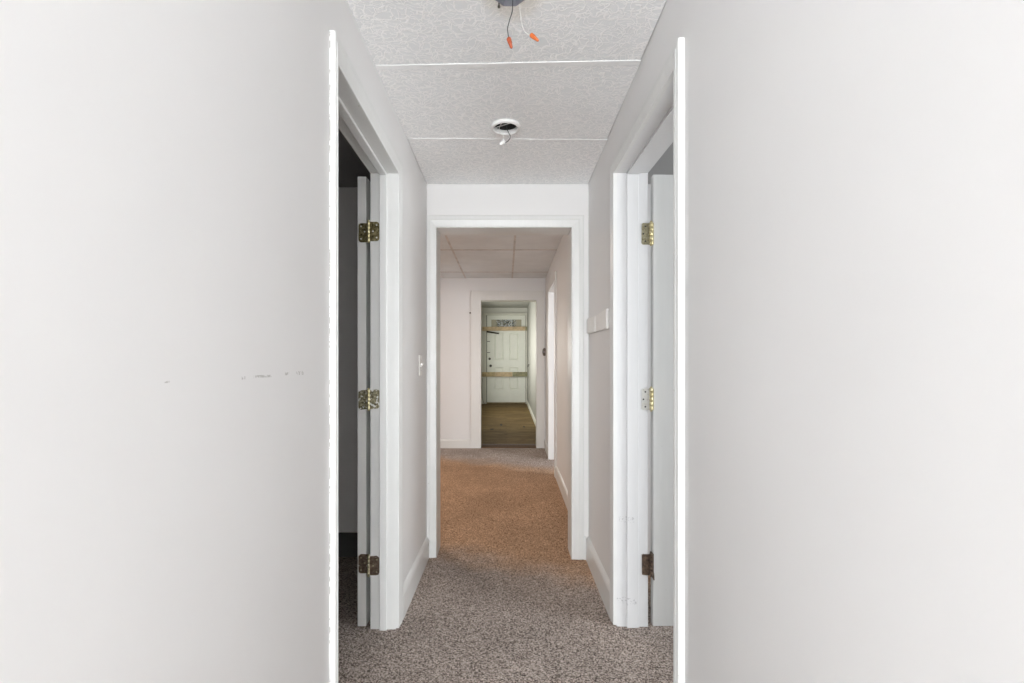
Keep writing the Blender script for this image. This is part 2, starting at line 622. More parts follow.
bm = bmesh.new()
top = 2.62
box(bm, XLb, XL, YB, LN - J, -0.1, top)
box(bm, XLb, XL, LF + J, Y1, -0.1, top)
box(bm, XLb, XL, LN - J, LF + J, LT + J, top)
struct('wall_left', bm, 'wall_scuff', 'white left corridor wall with a dark scuff line', 'wall')

bm = bmesh.new()


def rw(y0, y1, z0, z1a, z0b=None):
    plan(bm, [(XR(y0), y0), (XRb, y0), (XRb, y1), (XR(y1), y1)], [z0, z0, z0b if z0b is not None else z0, z0b if z0b is not None else z0], z1a)


rw(YB, RN - J, -0.1, top)
rw(RF + J, Y1, -0.1, top)
rw(RN - J, RF + J, RTn + J, top, RTf + J)
struct('wall_right', bm, 'wall', 'plain white right corridor wall', 'wall')

bm = bmesh.new()
box(bm, -3.3, DL - J, Y1, Y1b, -0.1, top)
box(bm, DR + J, 3.2, Y1, Y1b, -0.1, top)
box(bm, DL - J, DR + J, Y1, Y1b, DT + J, top)
struct('wall_middle', bm, 'wall', 'white cross wall with the middle doorway', 'wall')

bm = bmesh.new()
box(bm, -2.7, EL - J, Y2, Y2b, -0.1, 2.8)
box(bm, ER + J, 3.2, Y2, Y2b, -0.1, 2.8)
box(bm, EL - J, ER + J, Y2, Y2b, ET + J, 2.8)
struct('wall_far', bm, 'wall_hall', 'pale pinkish wall with the far doorway', 'wall')

bm = bmesh.new()


def hw(y0, y1, z0, z1):
    plan(bm, [(xr2(y0), y0), (xr2(y0) + 0.13, y0), (xr2(y1) + 0.13, y1), (xr2(y1), y1)], z0, z1)


hw(Y1b, SN - J, -0.1, 2.8)
hw(SF + J, Y2, -0.1, 2.8)
hw(SN - J, SF + J, ST + J, 2.8)
struct('wall_hall_right', bm, 'wall_hall', 'right wall of the middle hall', 'wall')

bm = bmesh.new()
box(bm, -2.7, -2.6, Y1b, Y2, -0.1, 2.8)
struct('wall_hall_left', bm, 'wall_hall', 'left wall of the middle hall', 'wall')

# entry passage beyond the far doorway
bm = bmesh.new()
plan(bm, [(-0.565, Y2b), (-0.565, Y3), (-0.7, Y3), (-0.7, Y2b)], -0.1, 2.8)
struct('wall_entry_left', bm, 'wall_entry', 'left wall of the entry passage', 'wall')
bm = bmesh.new()
plan(bm, [(0.540, Y2b), (0.7, Y2b), (0.7, Y3), (0.497, Y3)], -0.1, 2.8)
struct('wall_entry_right', bm, 'entry_dimmed', 'right wall of the entry passage', 'wall')
bm = bmesh.new()
EDL, EDR, EDT, EDB = -0.458, 0.460, H + 1.182, H - 0.862
box(bm, -0.7, EDL - 0.03, Y3, Y3 + 0.14, -0.1, 2.8)
box(bm, EDR + 0.03, 0.7, Y3, Y3 + 0.14, -0.1, 2.8)
box(bm, EDL - 0.03, EDR + 0.03, Y3, Y3 + 0.14, EDT + 0.03, 2.8)
box(bm, EDL - 0.03, EDR + 0.03, Y3 + 0.10, Y3 + 0.14, -0.1, EDT + 0.03)
struct('wall_entry_end', bm, 'wall_entry', 'end wall round the boarded entry door', 'wall')

# side rooms and the room behind the camera
bm = bmesh.new()
box(bm, -3.4, -3.3, YB, Y1, -0.1, top)
box(bm, -3.3, XLb, YB, YB + 0.12, -0.1, top)
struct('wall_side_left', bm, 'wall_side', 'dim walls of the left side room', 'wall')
bm = bmesh.new()
box(bm, 3.2, 3.3, YB, Y2b, -0.1, top)
box(bm, XRb, 3.2, YB, YB + 0.12, -0.1, top)
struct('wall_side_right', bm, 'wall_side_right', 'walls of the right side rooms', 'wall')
bm = bmesh.new()
box(bm, -2.6, -2.5, -4.8, YB, -0.1, top)
box(bm, 2.5, 2.6, -4.8, YB, -0.1, top)
box(bm, -2.5, -1.7, -4.9, -4.8, -0.1, top)
box(bm, 1.7, 2.5, -4.9, -4.8, -0.1, top)
box(bm, -1.7, 1.7, -4.9, -4.8, -0.1, 0.5)
box(bm, -1.7, 1.7, -4.9, -4.8, 2.2, top)
struct('wall_back', bm, 'wall_room', 'walls of the room behind the camera', 'wall')
bm = bmesh.new()
for a in (-1.7, -0.6, 0.54, 1.64):
    box(bm, a, a + 0.06, -4.88, -4.82, 0.5, 2.2)
for a in (0.5, 1.32, 2.14):
    box(bm, -1.7, 1.7, -4.87, -4.83, a, a + 0.06)
struct('window_1', bm, 'trim', 'wide window behind the camera', 'window')

# ------------------------------------------------------------------ ceilings


def slab_with_hole(bm, x0, x1, y0, y1, z0, z1, holes):
    """Tile with round or octagonal openings; holes = (cx, cy, r, n)."""
    for z, flip in ((z0, True), (z1, False)):
        vs = [bm.verts.new((x, y, z)) for x, y in ((x0, y0), (x1, y0), (x1, y1), (x0, y1))]
        es = [bm.edges.new((vs[i], vs[(i + 1) % 4])) for i in range(4)]
        for (cx, cy, r, n) in holes:
            hv = [bm.verts.new((cx + r * math.cos(2 * math.pi * (k + .5) / n), cy + r * math.sin(2 * math.pi * (k + .5) / n), z)) for k in range(n)]
            es += [bm.edges.new((hv[i], hv[(i + 1) % n])) for i in range(n)]
        bmesh.ops.triangle_fill(bm, use_beauty=True, edges=es)
    for pts in [[(x0, y0), (x1, y0), (x1, y1), (x0, y1)]] + [
            [(cx + r * math.cos(2 * math.pi * (k + .5) / n), cy + r * math.sin(2 * math.pi * (k + .5) / n)) for k in range(n)] for (cx, cy, r, n) in holes]:
        m = len(pts)
        a = [bm.verts.new((*p, z0)) for p in pts]
        b = [bm.verts.new((*p, z1)) for p in pts]
        for i in range(m):
            bm.faces.new((a[i], a[(i + 1) % m], b[(i + 1) % m], b[i]))
    bmesh.ops.remove_doubles(bm, verts=bm.verts[:], dist=1e-5)


LB = (0.012, 1.497, 0.054)                      # lamp box: x, y, radius
DB = (-0.001, 2.324)                            # detector base centre

bm = bmesh.new()
box(bm, XLb, XRb, YB, Y1, CE1 + 0.16, CE1 + 0.2)
ceil = struct('ceiling', bm, 'dark', 'white textured tile ceiling of the corridor', 'ceiling')


def tile(x0, x1a, x1b, y0a, y0b, y1, holes=()):
    b_ = bmesh.new()
    slab_with_hole(b_, x0, x1a, y0a, y1, CE1, CE1 + 0.014, holes)
    return struct('ceiling_tile', b_, 'tile', parent=ceil)


tile(XL + 0.002, 0.4985, 0, YB, YB, 1.236)
tile(XL - 0.002, 0.4995, 0, 1.240, 1.240, 1.846, [(LB[0], LB[1], LB[2], 8)])
tile(XL - 0.001, 0.505, 0, 1.852, 1.852, 2.458, [(DB[0], DB[1], 0.058, 32)])
tile(XL + 0.002, 0.511, 0, 2.466, 2.466, 3.066)


def gridbar(ya, yb, w, x0, x1, z, mat, drop=0.008):
    b_ = bmesh.new()
    p = [(x0, ya - w / 2), (x1, yb - w / 2), (x1, yb + w / 2), (x0, ya + w / 2)]
    plan(b_, p, z - drop, z + 0.002)
    return struct('ceiling_grid_bar', b_, mat, parent=ceil)


gridbar(1.236, 1.236, 0.025, XL, 0.499, CE1, 'grid')
gridbar(1.866, 1.834, 0.025, XL + 0.004, 0.503, CE1, 'grid', 0.0022)
gridbar(2.456, 2.470, 0.016, XL + 0.006, 0.509, CE1, 'grid', 0.0015)

# middle hall ceiling: 2 x 4 ft panels between aged bars
bm = bmesh.new()
box(bm, -2.6, 0.70, Y1b, Y2, CE2, CE2 + 0.05)
c2 = struct('ceiling', bm, 'flat_tile', 'dull beige panel ceiling of the middle hall', 'ceiling')
for yy in (3.90, 5.115, 6.33):
    b_ = bmesh.new()
    box(b_, -2.6, xr2(yy), yy - 0.011, yy + 0.011, CE2 - 0.004, CE2 + 0.002)
    struct('ceiling_grid_bar', b_, 'grid_old', parent=c2)
for xx in (-1.20, -0.56, 0.085):
    b_ = bmesh.new()
    box(b_, xx - 0.010, xx + 0.010, Y1b, Y2, CE2 - 0.003, CE2 + 0.002)
    struct('ceiling_grid_bar', b_, 'grid_old', parent=c2)
bm = bmesh.new()
box(bm, -0.7, 0.7, Y2b, Y3 + 0.1, CE3, CE3 + 0.05)
struct('ceiling', bm, 'entry_dimmed', 'ceiling of the entry passage', 'ceiling')
bm = bmesh.new()
box(bm, -3.3, XLb, YB, Y1, CE1 - 0.02, CE1 + 0.03)
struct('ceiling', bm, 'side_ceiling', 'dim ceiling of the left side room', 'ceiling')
bm = bmesh.new()
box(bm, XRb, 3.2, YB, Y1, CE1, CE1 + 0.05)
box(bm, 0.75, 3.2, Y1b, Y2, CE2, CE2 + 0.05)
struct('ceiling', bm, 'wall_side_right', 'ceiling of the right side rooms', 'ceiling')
bm = bmesh.new()
box(bm, -2.5, 2.5, -4.8, YB, CE1 + 0.1, CE1 + 0.2)
struct('ceiling', bm, 'wall_room', 'ceiling of the room behind the camera', 'ceiling')

# ------------------------------------------------------------------ door surrounds
PROFILE = [(0.0, 0.0), (0.0, 0.70), (0.03, 0.80), (0.10, 0.80), (0.13, 0.72), (0.62, 1.0), (0.70, 0.90), (0.90, 0.90), (0.96, 0.86), (1.0, 0.75), (1.0, 0.0)]
PROFILE_FLAT = [(0.0, 0.0), (0.0, 0.88), (0.02, 1.0), (0.97, 1.0), (1.0, 0.93), (1.0, 0.0)]


def casing(bm, mp, s0, s1, b0, b1, t0, t1, w0, w1, wt, thick, prof=PROFILE):
    """Mitred casing swept round an opening. mp(s, h, d) maps to world (d = out from the wall)."""
    rows = []
    for u, d in prof:
        dd = d * thick
        rows.append([bm.verts.new(mp(s0 - u * w0, b0, dd)), bm.verts.new(mp(s0 - u * w0, t0 + u * wt, dd)),
                     bm.verts.new(mp(s1 + u * w1, t1 + u * wt, dd)), bm.verts.new(mp(s1 + u * w1, b1, dd))])
    for a, b in zip(rows, rows[1:]):
        for k in range(3):
            bm.faces.new((a[k], a[k + 1], b[k + 1], b[k]))
    bm.faces.new([r[0] for r in rows])
    bm.faces.new([r[3] for r in rows])
    bm.faces.new([rows[0][k] for k in (0, 1)] + [rows[-1][k] for k in (1, 0)])
    bm.faces.new([rows[0][k] for k in (1, 2)] + [rows[-1][k] for k in (2, 1)])
    bm.faces.new([rows[0][k] for k in (2, 3)] + [rows[-1][k] for k in (3, 2)])


# --- left side doorway
bm = bmesh.new()
casing(bm, lambda s, h, d: (XL + d, s, h), LN, LF, -0.01, fz(XL, LF) + 0.004, LT, LT, 0.029, 0.085, 0.080, 0.020)
t1 = struct('trim_1', bm, 'trim_chip', 'white casing round the left side doorway', 'door casing')
bm = bmesh.new()
box(bm, XLb, XL, LN - J, LN, -0.02, LT + J)
box(bm, XLb, XL, LF, LF + J, 0.006, LT + J)
box(bm, XLb, XL, LN, LF, LT, LT + J)
struct('jamb', bm, 'trim', parent=t1)
bm = bmesh.new()
for a, b in ((LN, LN + 0.011), (LF - 0.011, LF)):
    box(bm, -0.566, -0.534, a, b, 0.006, LT, 0.002, 1)
box(bm, -0.566, -0.534, LN + 0.011, LF - 0.011, LT - 0.011, LT, 0.002, 1)
struct('door_stop', bm, 'trim', parent=t1)

# --- right side doorway
bm = bmesh.new()
casing(bm, lambda s, h, d: (XR(s) - d, s, h), RN, RF, -0.02, fz(0.49, RF) + 0.006, RTn, RTf, 0.046, 0.066, 0.062, 0.021)
t2 = struct('trim_2', bm, 'trim', 'white casing round the right side doorway', 'door casing')
bm = bmesh.new()
plan(bm, [(XR(RN), RN - J), (XRb, RN - J), (XRb, RN), (XR(RN), RN)], -0.03, RTn + J)
plan(bm, [(XR(RF), RF), (XRb, RF), (XRb, RF + J), (XR(RF), RF + J)], 0.0, RTf + J)
quad_hexa(bm, [(XR(RN), RN, RTn), (XRb, RN, RTn), (XRb, RN, RTn + J), (XR(RN), RN, RTn + J),
               (XR(RF), RF, RTf), (XRb, RF, RTf), (XRb, RF, RTf + J), (XR(RF), RF, RTf + J)])
struct('jamb', bm, 'trim_mark', parent=t2)
bm = bmesh.new()
box(bm, 0.553, 0.607, RN, RN + 0.012, -0.02, RTn)
box(bm, 0.553, 0.607, RF - 0.012, RF, 0.0, RTf, 0.002, 1)
quad_hexa(bm, [(0.553, RN + .012, RTn - .011), (0.607, RN + .012, RTn - .011), (0.607, RN + .012, RTn), (0.553, RN + .012, RTn),
               (0.553, RF - .012, RTf - .011), (0.607, RF - .012, RTf - .011), (0.607, RF - .012, RTf), (0.553, RF - .012, RTf)])
struct('door_stop', bm, 'trim_mark', parent=t2)

# --- middle doorway
bm = bmesh.new()
casing(bm, lambda s, h, d: (s, Y1 - d, h), DL, DR, fz(DL, Y1) + 0.002, fz(DR, Y1) + 0.002, DT, DT, 0.0615, 0.078, 0.077, 0.020)
t3 = struct('trim_3', bm, 'trim', 'white casing round the middle doorway', 'door casing')
bm = bmesh.new()
box(bm, DL - J, DL, Y1, Y1b, -0.02, DT + J)
box(bm, DR, DR + J, Y1, Y1b, -0.02, DT + J)
box(bm, DL, DR, Y1, Y1b, DT, DT + J)
struct('jamb', bm, 'trim', parent=t3)
bm = bmesh.new()
casing(bm, lambda s, h, d: (s, Y1b + d, h), DL, DR, -0.02, -0.02, DT, DT, 0.075, 0.075, 0.077, 0.018)
struct('casing_back', bm, 'trim', parent=t3)

# --- far doorway
bm = bmesh.new()
casing(bm, lambda s, h, d: (s, Y2 - d, h), EL, ER, 0.055, 0.055, ET, ET, 0.140, 0.112, 0.134, 0.018, PROFILE_FLAT)
t4 = struct('trim_4', bm, 'trim', 'wide flat pale casing round the far doorway', 'door casing')
bm = bmesh.new()
box(bm, EL - J, EL, Y2, Y2b, 0.0, ET + J)
box(bm, ER, ER + J, Y2, Y2b, 0.0, ET + J)
box(bm, EL, ER, Y2, Y2b, ET, ET + J)
struct('jamb', bm, 'entry_trim', parent=t4)

# --- bright side doorway of the middle hall
bm = bmesh.new()
casing(bm, lambda s, h, d: (xr2(s) - d, s, h), SN, SF, 0.02, 0.045, ST, ST, 0.085, 0.075, 0.085, 0.020, PROFILE_FLAT)
t5 = struct('trim_5', bm, 'trim', 'bright white casing round the side doorway of the middle hall', 'door casing')
bm = bmesh.new()
box(bm, xr2(SN), xr2(SN) + 0.13, SN - J, SN, 0.0, ST + J)
box(bm, xr2(SF), xr2(SF) + 0.13, SF, SF + J, 0.0, ST + J)
box(bm, xr2(SF), xr2(SN) + 0.13, SN, SF, ST, ST + J)
struct('jamb', bm, 'trim', parent=t5)

# --- entry door frame
bm = bmesh.new()
box(bm, EDL - 0.03, EDL, Y3 - 0.012, Y3 + 0.10, 0.29, EDT + 0.03, 0.003, 1)
box(bm, EDR, EDR + 0.03, Y3 - 0.012, Y3 + 0.10, 0.29, EDT + 0.03, 0.003, 1)
box(bm, EDL - 0.075, EDR + 0.035, Y3 - 0.035, Y3 + 0.10, EDT, EDT + 0.05, 0.003, 1)
t6 = struct('trim_6', bm, 'entry_trim', 'pale frame of the boarded entry door', 'door frame')
bm = bmesh.new()
box(bm, EDL, EDR, Y3 - 0.03, Y3 + 0.06, 0.315, EDB - 0.004, 0.004, 1)
struct('door_sill', bm, 'lumber', parent=t6, label='bare wooden sill')

# ------------------------------------------------------------------ baseboards
BASE = [(0, 0), (0.015, 0), (0.015, 0.82), (0.012, 0.9), (0.006, 0.97), (0, 1)]


def baseboard(name, a, b, out, h, label, prof=BASE, mat='trim', da=0.0, db=0.0):
    """Run from a to b (x, y) with the profile leaning out along 'out'."""
    bm_ = bmesh.new()
    o = Vector((*out, 0))
    rows = []
    for p_ in (a, b):
        z0 = fz(p_[0], p_[1]) - 0.004
        rows.append([bm_.verts.new(Vector((p_[0], p_[1], z0 + k * h)) + o * d) for d, k in prof])
    n = len(prof)
    for i in range(n):
        j = (i + 1) % n
        bm_.faces.new((rows[0][i], rows[0][j], rows[1][j], rows[1][i]))
    bm_.faces.new(rows[0])
    bm_.faces.new(rows[1][::-1])
    return struct(name, bm_, mat, label, 'baseboard')


baseboard('baseboard_left', (XL, LF + 0.086), (XL, Y1 - 0.001), (1.2, 0), 0.136, 'white baseboard on the left wall before the middle doorway')
baseboard('baseboard_right', (XR(RF + .066), RF + 0.067), (XR(Y1), Y1 - 0.001), (-1.2, 0), 0.148, 'white baseboard on the right wall before the middle doorway')
baseboard('baseboard_middle', (DR + 0.079, Y1), (XR(Y1) - 0.018, Y1), (0, -1), 0.148, 'short white baseboard between middle doorway and right wall')
baseboard('baseboard_left_near', (XL, YB), (XL, 1.374), (1, 0), 0.136, 'white baseboard on the near left wall')
baseboard('baseboard_right_near', (XR(YB), YB), (XR(1.36), 1.368), (-1, 0), 0.136, 'white baseboard on the near right wall')
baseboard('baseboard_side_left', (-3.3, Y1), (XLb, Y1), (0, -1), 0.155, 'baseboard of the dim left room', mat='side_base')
baseboard('baseboard_hall_right', (xr2(Y1b), Y1b + 0.02), (xr2(SN - .086), SN - 0.086), (-1, 0), 0.13, 'pale baseboard along the right wall of the middle hall')
baseboard('baseboard_hall_corner', (xr2(SF + .08), SF + 0.077), (xr2(Y2), Y2 - 0.02), (-1, 0), 0.125, 'short baseboard in the far right corner of the middle hall')
baseboard('baseboard_far', (-2.6, Y2), (EL - 0.141, Y2), (0, -1), 0.125, 'pale baseboard left of the far doorway')
baseboard('baseboard_entry_right', (0.540, Y2b), (0.497, Y3), (-1, 0), 0.09, 'baseboard of the entry passage', mat='entry_trim')

# carpet nosing in the far doorway
bm = bmesh.new()
box(bm, EL - 0.01, ER + 0.01, Y2 - 0.004, 7.03, 0.05, 0.0705, 0.006, 2)
struct('trim_7', bm, 'threshold', 'dark brown carpet strip in the far doorway', 'threshold')

# ------------------------------------------------------------------ hinges


def rounded_plate(bm, mp, s0, s1, h0, h1, r, t, n=4, jag=0.0):
    """Plate in the (s, h) plane with rounded corners on the s1 side; mp(s, h, d)."""
    pts = [(s0, h0)]
    sg = 1 if s1 > s0 else -1
    for k in range(n + 1):
        a = -math.pi / 2 + k * math.pi / 2 / n
        pts.append((s1 - sg * r + sg * r * math.cos(a), h0 + r + r * math.sin(a)))
    for k in range(n + 1):
        a = k * math.pi / 2 / n
        pts.append((s1 - sg * r + sg * r * math.cos(a), h1 - r + r * math.sin(a)))
    pts.append((s0, h1))
    if jag:
        pts = [(s + random.uniform(-jag, jag), h + random.uniform(-jag, jag)) for s, h in pts]
    a = [bm.verts.new(mp(s, h, 0)) for s, h in pts]
    b = [bm.verts.new(mp(s, h, t)) for s, h in pts]
    m = len(pts)
    bm.faces.new(a)
    bm.faces.new(b[::-1])
    for i in range(m):
        bm.faces.new((a[i], a[(i + 1) % m], b[(i + 1) % m], b[i]))


def barrel(bm, c, r, h0, h1, knuckles=5):
    dh = (h1 - h0) / knuckles
    for k in range(knuckles):
        z0, z1 = h0 + k * dh + 0.0006, h0 + (k + 1) * dh - 0.0006
        lathe(bm, [(r * 0.85, z0), (r, z0 + .0012), (r, z1 - .0012), (r * 0.85, z1)], (c[0], c[1], 0), 'Z', 14)
    lathe(bm, [(r * 0.5, h1), (r * 0.75, h1 + .002), (r * 0.3, h1 + .006)], (c[0], c[1], 0), 'Z', 12)
    lathe(bm, [(r * 0.3, h0 - .005), (r * 0.75, h0 - .002), (r * 0.5, h0)], (c[0], c[1], 0), 'Z', 12)


# left door, folded right back against the side room wall
LY = 2.222
bm = bmesh.new()
box(bm, -0.674, -0.634, LY, 3.012, 0.016, LT - 0.004, 0.003, 2)
d1 = struct('door_1', bm, 'door_left_lit', 'white door folded back into the dark left room', 'door')
for (zc, mp_, mk, sk) in ((H + 0.6015, 'brass', 'brass_bright', 0), (H - 0.152, 'brass_worn', 'brass_bright', 0.006), (H - 0.898, 'brass_brown', 'brass_pale', 0)):
    h0, h1 = zc - 0.043, zc + 0.043
    jag = 0.0012 if mp_ != 'brass' else 0
    bm = bmesh.new()
    rounded_plate(bm, lambda s, h, d: (s, LY - d, h - sk * ((s + 0.62) / -0.05)), -0.622, -0.668, h0, h1, 0.012, 0.003, jag=jag)
    hg = struct('hinge', bm, mp_, parent=d1)
    bm = bmesh.new()
    rounded_plate(bm, lambda s, h, d: (s, LF - d, h + sk * 0.6 * ((s + 0.61) / 0.05)), -0.614, -0.5685, h0, h1, 0.012, 0.003, jag=jag)
    struct('jamb_plate', bm, mp_, parent=hg)
    bm = bmesh.new()
    barrel(bm, (-0.6165, LF - 0.003), 0.0062, h0 - 0.003, h1 + 0.003)
    struct('knuckle', bm, mk, parent=hg)
    for sx, sy, hz in ((-0.656, LY, -0.028), (-0.656, LY, 0.028), (-0.640, LY, 0.004), (-0.580, LF, -0.028), (-0.580, LF, 0.028), (-0.596, LF, 0.0)):
        bm = bmesh.new()
        lathe(bm, [(0.0036, 0.0), (0.0036, 0.0015), (0.002, 0.0024)], (sx, sy - 0.0052, zc + hz), 'Y', 10)
        struct('screw', bm, 'screw_pale' if mp_ == 'brass' else 'brass_pale', parent=hg)

# right door, standing open square to the wall
RY = 2.258
bm = bmesh.new()
plan(bm, [(0.677, RY), (1.476, RY + 0.03), (1.476, RY + 0.066), (0.677, RY + 0.036)], -0.008, RTf - 0.003)
bmesh.ops.bevel(bm, geom=bm.edges[:], offset=0.0025, segments=2, affect='EDGES')
d2 = struct('door_2', bm, 'door_white', 'white door standing open in the right side doorway', 'door')
for (zc, mp_, mk) in ((H + 0.604, 'brass_pale', 'brass_bright'), (H - 0.155, 'paint_hinge', 'brass_bright'), (H - 0.913, 'rust', 'rust')):
    h0, h1 = zc - 0.049, zc + 0.049
    jag = 0.0022 if mp_ == 'rust' else 0.0004
    bm = bmesh.new()
    rounded_plate(bm, lambda s, h, d: (s, RF - d, h), 0.661, 0.6225, h0, h1, 0.008, 0.003, jag=jag)
    hg = struct('hinge', bm, mp_, parent=d2)
    bm = bmesh.new()
    barrel(bm, (0.665, RF - 0.005), 0.0075, h0 - 0.002, h1 + 0.004)
    struct('knuckle', bm, mk, parent=hg)
    bm = bmesh.new()
    rounded_plate(bm, lambda s, h, d: (0.670 + d, s, h), RF - 0.006, RY + 0.026, h0, h1, 0.006, 0.0068)
    if mp_ == 'rust':     # the broken foot of the lowest hinge
        quad_hexa(bm, [(0.666, RF - .008, h0 - .002), (0.678, RF - .008, h0 + .012), (0.678, RF - .002, h0 + .012), (0.666, RF - .002, h0 - .002),
                       (0.676, RF - .008, h0 - .022), (0.680, RF - .008, h0 - .02), (0.680, RF - .002, h0 - .02), (0.676, RF - .002, h0 - .022)])
    struct('door_plate', bm, mk, parent=hg)
    if mp_ != 'rust':
        for sx, hz in ((0.639, -0.034), (0.639, 0.034), (0.630, 0.0)):
            bm = bmesh.new()
            lathe(bm, [(0.004, 0.0), (0.004, 0.0012), (0.003, 0.0016)], (sx, RF - 0.0044, zc + hz), 'Y', 10)
            struct('screw', bm, 'screw', parent=hg)

# ------------------------------------------------------------------ ceiling fittings
# open lamp box with its hanging wires
root = empty('junction_box', (LB[0], LB[1], CE1), 'open grey metal junction box in the corridor ceiling, at the top of the photo', 'junction box')
bm = bmesh.new()
n = 8
ring = [(math.cos(2 * math.pi * (k + .5) / n), math.sin(2 * math.pi * (k + .5) / n)) for k in range(n)]
prof = [(0.051, -0.004), (0.051, 0.045), (0.0, 0.045), (0.0, 0.043), (0.049, 0.043), (0.049, -0.004)]
rows = []
for r, h in prof:
    if r == 0:
        rows.append([bm.verts.new((0, 0, h))])
    else:
        rows.append([bm.verts.new((r * c_, r * s_, h)) for c_, s_ in ring])
for a, b in list(zip(rows, rows[1:])) + [(rows[-1], rows[0])]:
    for k in range(n):
        q = [a[k % len(a)], a[(k + 1) % len(a)], b[(k + 1) % len(b)], b[k % len(b)]]
        u = []
        for v in q:
            if v not in u:
                u.append(v)
        if len(u) > 2:
            bm.faces.new(u)
obj('box_shell', bm, 'steel', root)
for sx in (-0.034,):
    bm = bmesh.new()
    tube(bm, [(sx, 0.036, -0.012), (sx, 0.036, 0.02)], 0.0022, 8)
    lathe(bm, [(0.0042, -0.016), (0.0048, -0.014), (0.0042, -0.011)], (sx, 0.036, 0), 'Z', 10)
    obj('mounting_screw', bm, 'bronze', root)


def wires(root, path, r, mat, nut=None, nutmat=None, name='wire', lab=None, rn=0.0068):
    o_ = Vector(root.location)
    bm_ = bmesh.new()
    pts = [p - o_ for p in spline(path)]
    tube(bm_, pts, r, 8)
    w_ = obj(name, bm_, mat, root, label=lab)
    if nut:
        a, b = nut[0] - o_, nut[1] - o_
        bm_ = bmesh.new()
        d = b - a
        L = [a + d * t for t in (0, 0.06, 0.3, 0.62, 0.9, 1.0)]
        tube(bm_, L, [rn * 0.85, rn, rn * 0.98, rn * 0.80, rn * 0.62, rn * 0.42], 12)
        for k in range(4):       # grip ribs
            ang = 2 * math.pi * k / 4 + 0.4
            s = d.cross(Vector((0.2, 0.9, 0.1))).normalized()
            t = s.cross(d.normalized())
            q = (math.cos(ang) * s + math.sin(ang) * t) * rn * 0.95
            tube(bm_, [a + d * 0.08 + q, a + d * 0.5 + q * 0.9], 0.0012, 6)
        obj('wire_nut', bm_, nutmat, w_)
    return w_


wires(root, [Vector((0.018, 1.51, CE1 + 0.04)), at(512.5, -6, 1.525), at(512.4, 10, 1.53), at(509.6, 20, 1.53), at(507.6, 29, 1.53), at(508.9, 39, 1.53)], 0.0014, 'wire_black',
      (at(508.6, 38, 1.53), at(511.6, 48.2, 1.53)), 'red_orange', lab='black wire with a dark orange wire nut')
wires(root, [Vector((0.03, 1.51, CE1 + 0.04)), at(518.8, -6, 1.535), at(520, 9, 1.535), at(521.6, 22, 1.535), at(524.5, 31, 1.53), at(531, 36, 1.525)], 0.0010, 'wire_white',
      (at(531.0, 34.8, 1.525), at(538.2, 40.8, 1.515)), 'orange', lab='white wire with a bright orange wire nut')

# detector base: white ring with an open dark centre
root = empty('smoke_detector_base', (DB[0], DB[1], CE1), 'round white detector base without its cover on the corridor ceiling, second fitting along', 'detector base')
bm = bmesh.new()
lathe(bm, [(0.0705, 0.0), (0.0715, -0.006), (0.068, -0.013), (0.062, -0.016), (0.058, -0.015), (0.0555, -0.010), (0.0545, 0.020), (0.0565, 0.020), (0.0575, 0.0)], (0, 0, 0), 'Z', 48, closed=True)
obj('ring', bm, 'plastic', root)
bm = bmesh.new()
lathe(bm, [(0.0538, 0.006), (0.0538, 0.06), (0.0, 0.06), (0.0, 0.058), (0.052, 0.058), (0.052, 0.006)], (0, 0, 0), 'Z', 32, closed=True)
obj('recess', bm, 'dark', root, label='dark open recess')
bm = bmesh.new()
for a0 in (2.7,):
    pts = [(0.05 * math.cos(a0), 0.05 * math.sin(a0), 0.004), (-0.004, 0.008, 0.01), (0.05 * math.cos(a0 + 2.9), 0.05 * math.sin(a0 + 2.9), 0.004)]
    tube(bm, pts, 0.0022, 6)
obj('bracket', bm, 'plastic', root)
wires(root, [Vector((-0.012, 2.34, CE1 + 0.03)), at(499.4, 127, 2.345), at(500, 132, 2.345), at(503, 136, 2.345), at(503.8, 141, 2.345)], 0.0017, 'wire_white',
      (at(504.4, 140.8, 2.345), at(499.8, 144.8, 2.345)), 'plastic', lab='white wire with a white plug', rn=0.0095)
wires(root, [Vector((0.004, 2.34, CE1 + 0.03)), at(506.8, 127, 2.345), at(508.2, 132, 2.345), at(510.4, 136.5, 2.345), at(508.5, 140.5, 2.345), at(505.2, 142.8, 2.345)], 0.0019, 'wire_black', lab='black wire')

# ------------------------------------------------------------------ wall fittings
# light switch on the left wall
root = empty('light_switch', (XL, 2.825, H), 'white light switch plate on the left wall beside the middle doorway', 'light switch')
bm = bmesh.new()
box(bm, 0.0, 0.006, -0.038, 0.038, -0.058, 0.058, 0.0025, 2)
obj('switch_plate', bm, 'switch', root)
bm = bmesh.new()
quad_hexa(bm, [(0.006, -.005, -.010), (0.006, .005, -.010), (0.006, .005, .012), (0.006, -.005, .012),
               (0.018, -.004, .006), (0.018, .004, .006), (0.016, .004, .013), (0.016, -.004, .013)])
obj('toggle', bm, 'switch', root)
for hz in (-0.03, 0.03):
    bm = bmesh.new()
    lathe(bm, [(0.003, 0.005), (0.003, 0.0068), (0.0015, 0.0075)], (0, 0, hz), 'X', 10)
    obj('screw', bm, 'steel', root)

# painted board on the right wall
root = empty('wall_board', (XR(2.72), 2.72, H + 0.20), 'short white painted board fixed along the right wall beside the middle doorway', 'wall board')


def bd(bm_, y0, y1, th, zb0, zt0, zb1, zt1, bev=0.003):
    p = []
    for y, zb, zt in ((y0, zb0, zt0), (y1, zb1, zt1)):
        x = XR(y) - XR(2.72)
        p += [Vector((x, y - 2.72, zb)), Vector((x - th, y - 2.72, zb)), Vector((x - th, y - 2.72, zt)), Vector((x, y - 2.72, zt))]
    quad_hexa(bm_, p)
    bmesh.ops.bevel(bm_, geom=bm_.edges[:], offset=bev, segments=2, affect='EDGES')


